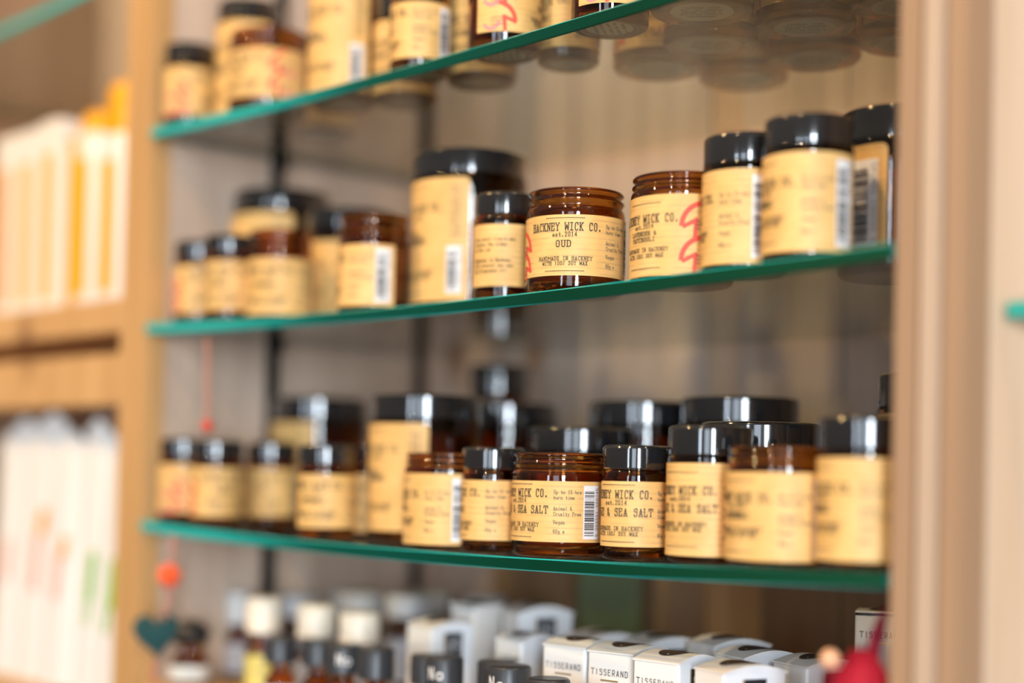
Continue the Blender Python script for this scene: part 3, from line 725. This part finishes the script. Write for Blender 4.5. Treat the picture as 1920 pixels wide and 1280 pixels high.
petal('petal','amber_paper',(.006,-.008,.010),(.008,-.008,.100),.007,.003)
petal('petal','crimson',(-.004,-.038,.03),(-.016,-.036,.076),.006,.003)
tube('stem', [(.006,-.030,0.0),(.006,-.032,.03),(.008,-.036,.05)], .0016, 'crimson', fl)
tube('bud_stem', [(.006,-.034,.03),(-.002,-.040,.055),(-.007,-.044,.079)], .0011, 'crimson', fl)
fb = felt_ball('bud', .0048, 'peach', (-.008,-.045,.083), fl)

# ------------------------------------------------------------------ left bay: orange capped packs and white pouches
mat('pack_white', (.82,.76,.66), .5); mat('cap_orange', (.88,.40,.008), .35); mat('stripe_yellow', (.84,.42,.006), .45); mat('stripe_orange', (.85,.34,.02), .45)
mat('pouch_white', (.78,.76,.72), .45); mat('leaf_green', (.16,.45,.015), .5); mat('print_pink', (.85,.45,.38), .5); mat('pouch_clear', (.60,.63,.66), .35)
def tall_bottle(x, y, z, text, w=.040, d=.030, H=.165, cap=.040, stripe='stripe_yellow'):
    o = empty('orange_capped_bottle', (x,y,z), 0)
    def oval(sc_, zz, n=28): return [(w/2*sc_*math.copysign(abs(math.cos(2*PI*k/n))**.6, math.cos(2*PI*k/n)), d/2*sc_*math.copysign(abs(math.sin(2*PI*k/n))**.6, math.sin(2*PI*k/n)), zz) for k in range(n)]
    def loft(name, rows, m):
        bm = bmesh.new(); R_ = [[bm.verts.new(p) for p in oval(s_, zz)] for s_, zz in rows]
        for a, b in zip(R_, R_[1:]):
            for k in range(28): bm.faces.new((a[k], a[(k+1)%28], b[(k+1)%28], b[k]))
        bm.faces.new(R_[0][::-1]); bm.faces.new(R_[-1]); return link(name, tomesh(name, bm, m, True, .7), o)
    h = H-cap
    loft('bottle_body', [(.9,0),(1,.003),(1,h-.012),(.96,h-.006),(.86,h)], ['pack_white'])
    loft('cap', [(.80,h+.0003),(.84,h+.002),(.80,H-.008),(.70,H-.003),(.45,H)], ['cap_orange'])
    bm = bmesh.new(); P = lambda u, v, l: (u/1000, -d/2-l, v/1000)
    patch(bm, P, -w*260, w*260, 12, h*1000-22, .0005, 0, rc=4)
    PX = lambda u, v, l: (w/2+l, u/1000, v/1000)
    patch(bm, PX, -d*300, d*200, 12, h*1000-22, .0005, 0, rc=3)
    link('label', tomesh('label', bm, [stripe]), o)
    return tag(o, text, 'bottle', 'orange capped bottles in the left bay')
ZL = Z0+.1353
tall_bottle(-.0640,.040, ZL, 'white bottle with orange cap touching the left upright, tallest in the left bay', H=.200, cap=.050)
tall_bottle(-.1100,.040, ZL, 'white bottle with orange cap, second from the left upright', H=.190, cap=.045)
tall_bottle(-.1560,.040, ZL, 'white bottle with low yellow orange cap, third from the left upright', H=.172, cap=.020)
def slim_pack(x, y, z, w, d, H, text, stripe):
    o = empty('slim_carton', (x,y,z))
    bm = bmesh.new(); box_into(bm, -w/2,w/2,-d/2,d/2,0,H,.0015); link('body', tomesh('body', bm, ['pack_white']), o)
    bm = bmesh.new(); P = lambda u, v, l: (u/1000, -d/2-l, v/1000); PX = lambda u, v, l: (w/2+l, u/1000, v/1000)
    patch(bm, PX, -d*300, d*100, 4, H*1000-16, .0004, 0); patch(bm, P, -w*200, w*260, 10, H*1000-30, .0004, 0)
    link('stripe', tomesh('stripe', bm, [stripe]), o)
    return tag(o, text, 'box', 'slim cartons in the left bay')
slim_pack(-.2010,.040, ZL, .038,.050,.168, 'white slim carton with yellow stripe beside the orange capped bottles', 'stripe_yellow')
slim_pack(-.2430,.040, ZL, .038,.050,.165, 'white slim carton with yellow stripe, cut by the left picture edge', 'stripe_yellow')
slim_pack(-.2850,.040, ZL, .038,.050,.165, 'white slim carton farthest left, barely inside the picture', 'stripe_orange')
def pouch(x, y, z, w, H, text, prints, top=0, rz=0):
    o = empty('stand_up_pouch', (x,y,z), rz); bm = bmesh.new(); nx, nz = 10, 16; F_, B_ = [], []
    for j in range(nz+1):
        t = j/nz; th = .026*(1-t**1.6)*.5+.0008; f1, b1 = [], []
        for i in range(nx+1):
            s = -1+2*i/nx; xx = w/2*s*(1-.10*t); zz = H*t - (abs(s-top)*.018*t)
            pr = th*(1-.75*s**4); f1.append(bm.verts.new((xx,-pr,zz))); b1.append(bm.verts.new((xx,pr,zz)))
        F_.append(f1); B_.append(b1)
    for rows, flip in ((F_,0),(B_,1)):
        for a, b in zip(rows, rows[1:]):
            for i in range(nx):
                q = (a[i],a[i+1],b[i+1],b[i]); bm.faces.new(q[::-1] if flip else q)
    for i in range(nx):
        bm.faces.new((F_[0][i+1],F_[0][i],B_[0][i],B_[0][i+1])); bm.faces.new((F_[-1][i],F_[-1][i+1],B_[-1][i+1],B_[-1][i]))
    for j in range(nz):
        bm.faces.new((F_[j][0],F_[j+1][0],B_[j+1][0],B_[j][0])); bm.faces.new((F_[j+1][-1],F_[j][-1],B_[j][-1],B_[j+1][-1]))
    link('bag', tomesh('bag', bm, ['pouch_white'], True, 1.0), o)
    bm = bmesh.new(); th = lambda v: .026*(1-(v/1000/H)**1.6)*.5+.0016
    ms = ['leaf_green','print_pink','stripe_orange']
    P = lambda u, v, l: (u/1000, -th(v)-.0004, v/1000)
    for (u, v, ln, wd, mi) in prints:
        pts = [(u,v-ln/2),(u+.5,v),(u+1.2,v+ln/2)]; curve_stroke(bm, P, pts, wd, mi)
    link('print', tomesh('print', bm, ms), o)
    return tag(o, text, 'pouch', 'white pouches in the left bay')
ZP = Z0-.1898
pouch(-.072,.030, ZP, .052,.222, 'white pouch with green leaf print next to the left upright', [(-4,95,34,8,0),(-8,66,20,4,0)], .5, .25)
pouch(-.122,.036, ZP, .052,.232, 'white pouch with green leaf print, second from the left upright', [(-2,98,34,8,0),(-4,70,22,4,0)], -.4, .25)
pouch(-.172,.032, ZP, .054,.222, 'white pouch with small orange print, third from the left upright', [(2,120,12,8,2),(-4,96,34,9,1)], 0, .25)
pouch(-.224,.034, ZP, .056,.240, 'white pouch with pink print near the left picture edge', [(0,104,40,11,1),(6,140,14,10,2)], .3, .25)
pouch(-.278,.034, ZP, .056,.235, 'white pouch farthest left under the wooden shelf', [(0,104,30,9,1)], .3, .25)
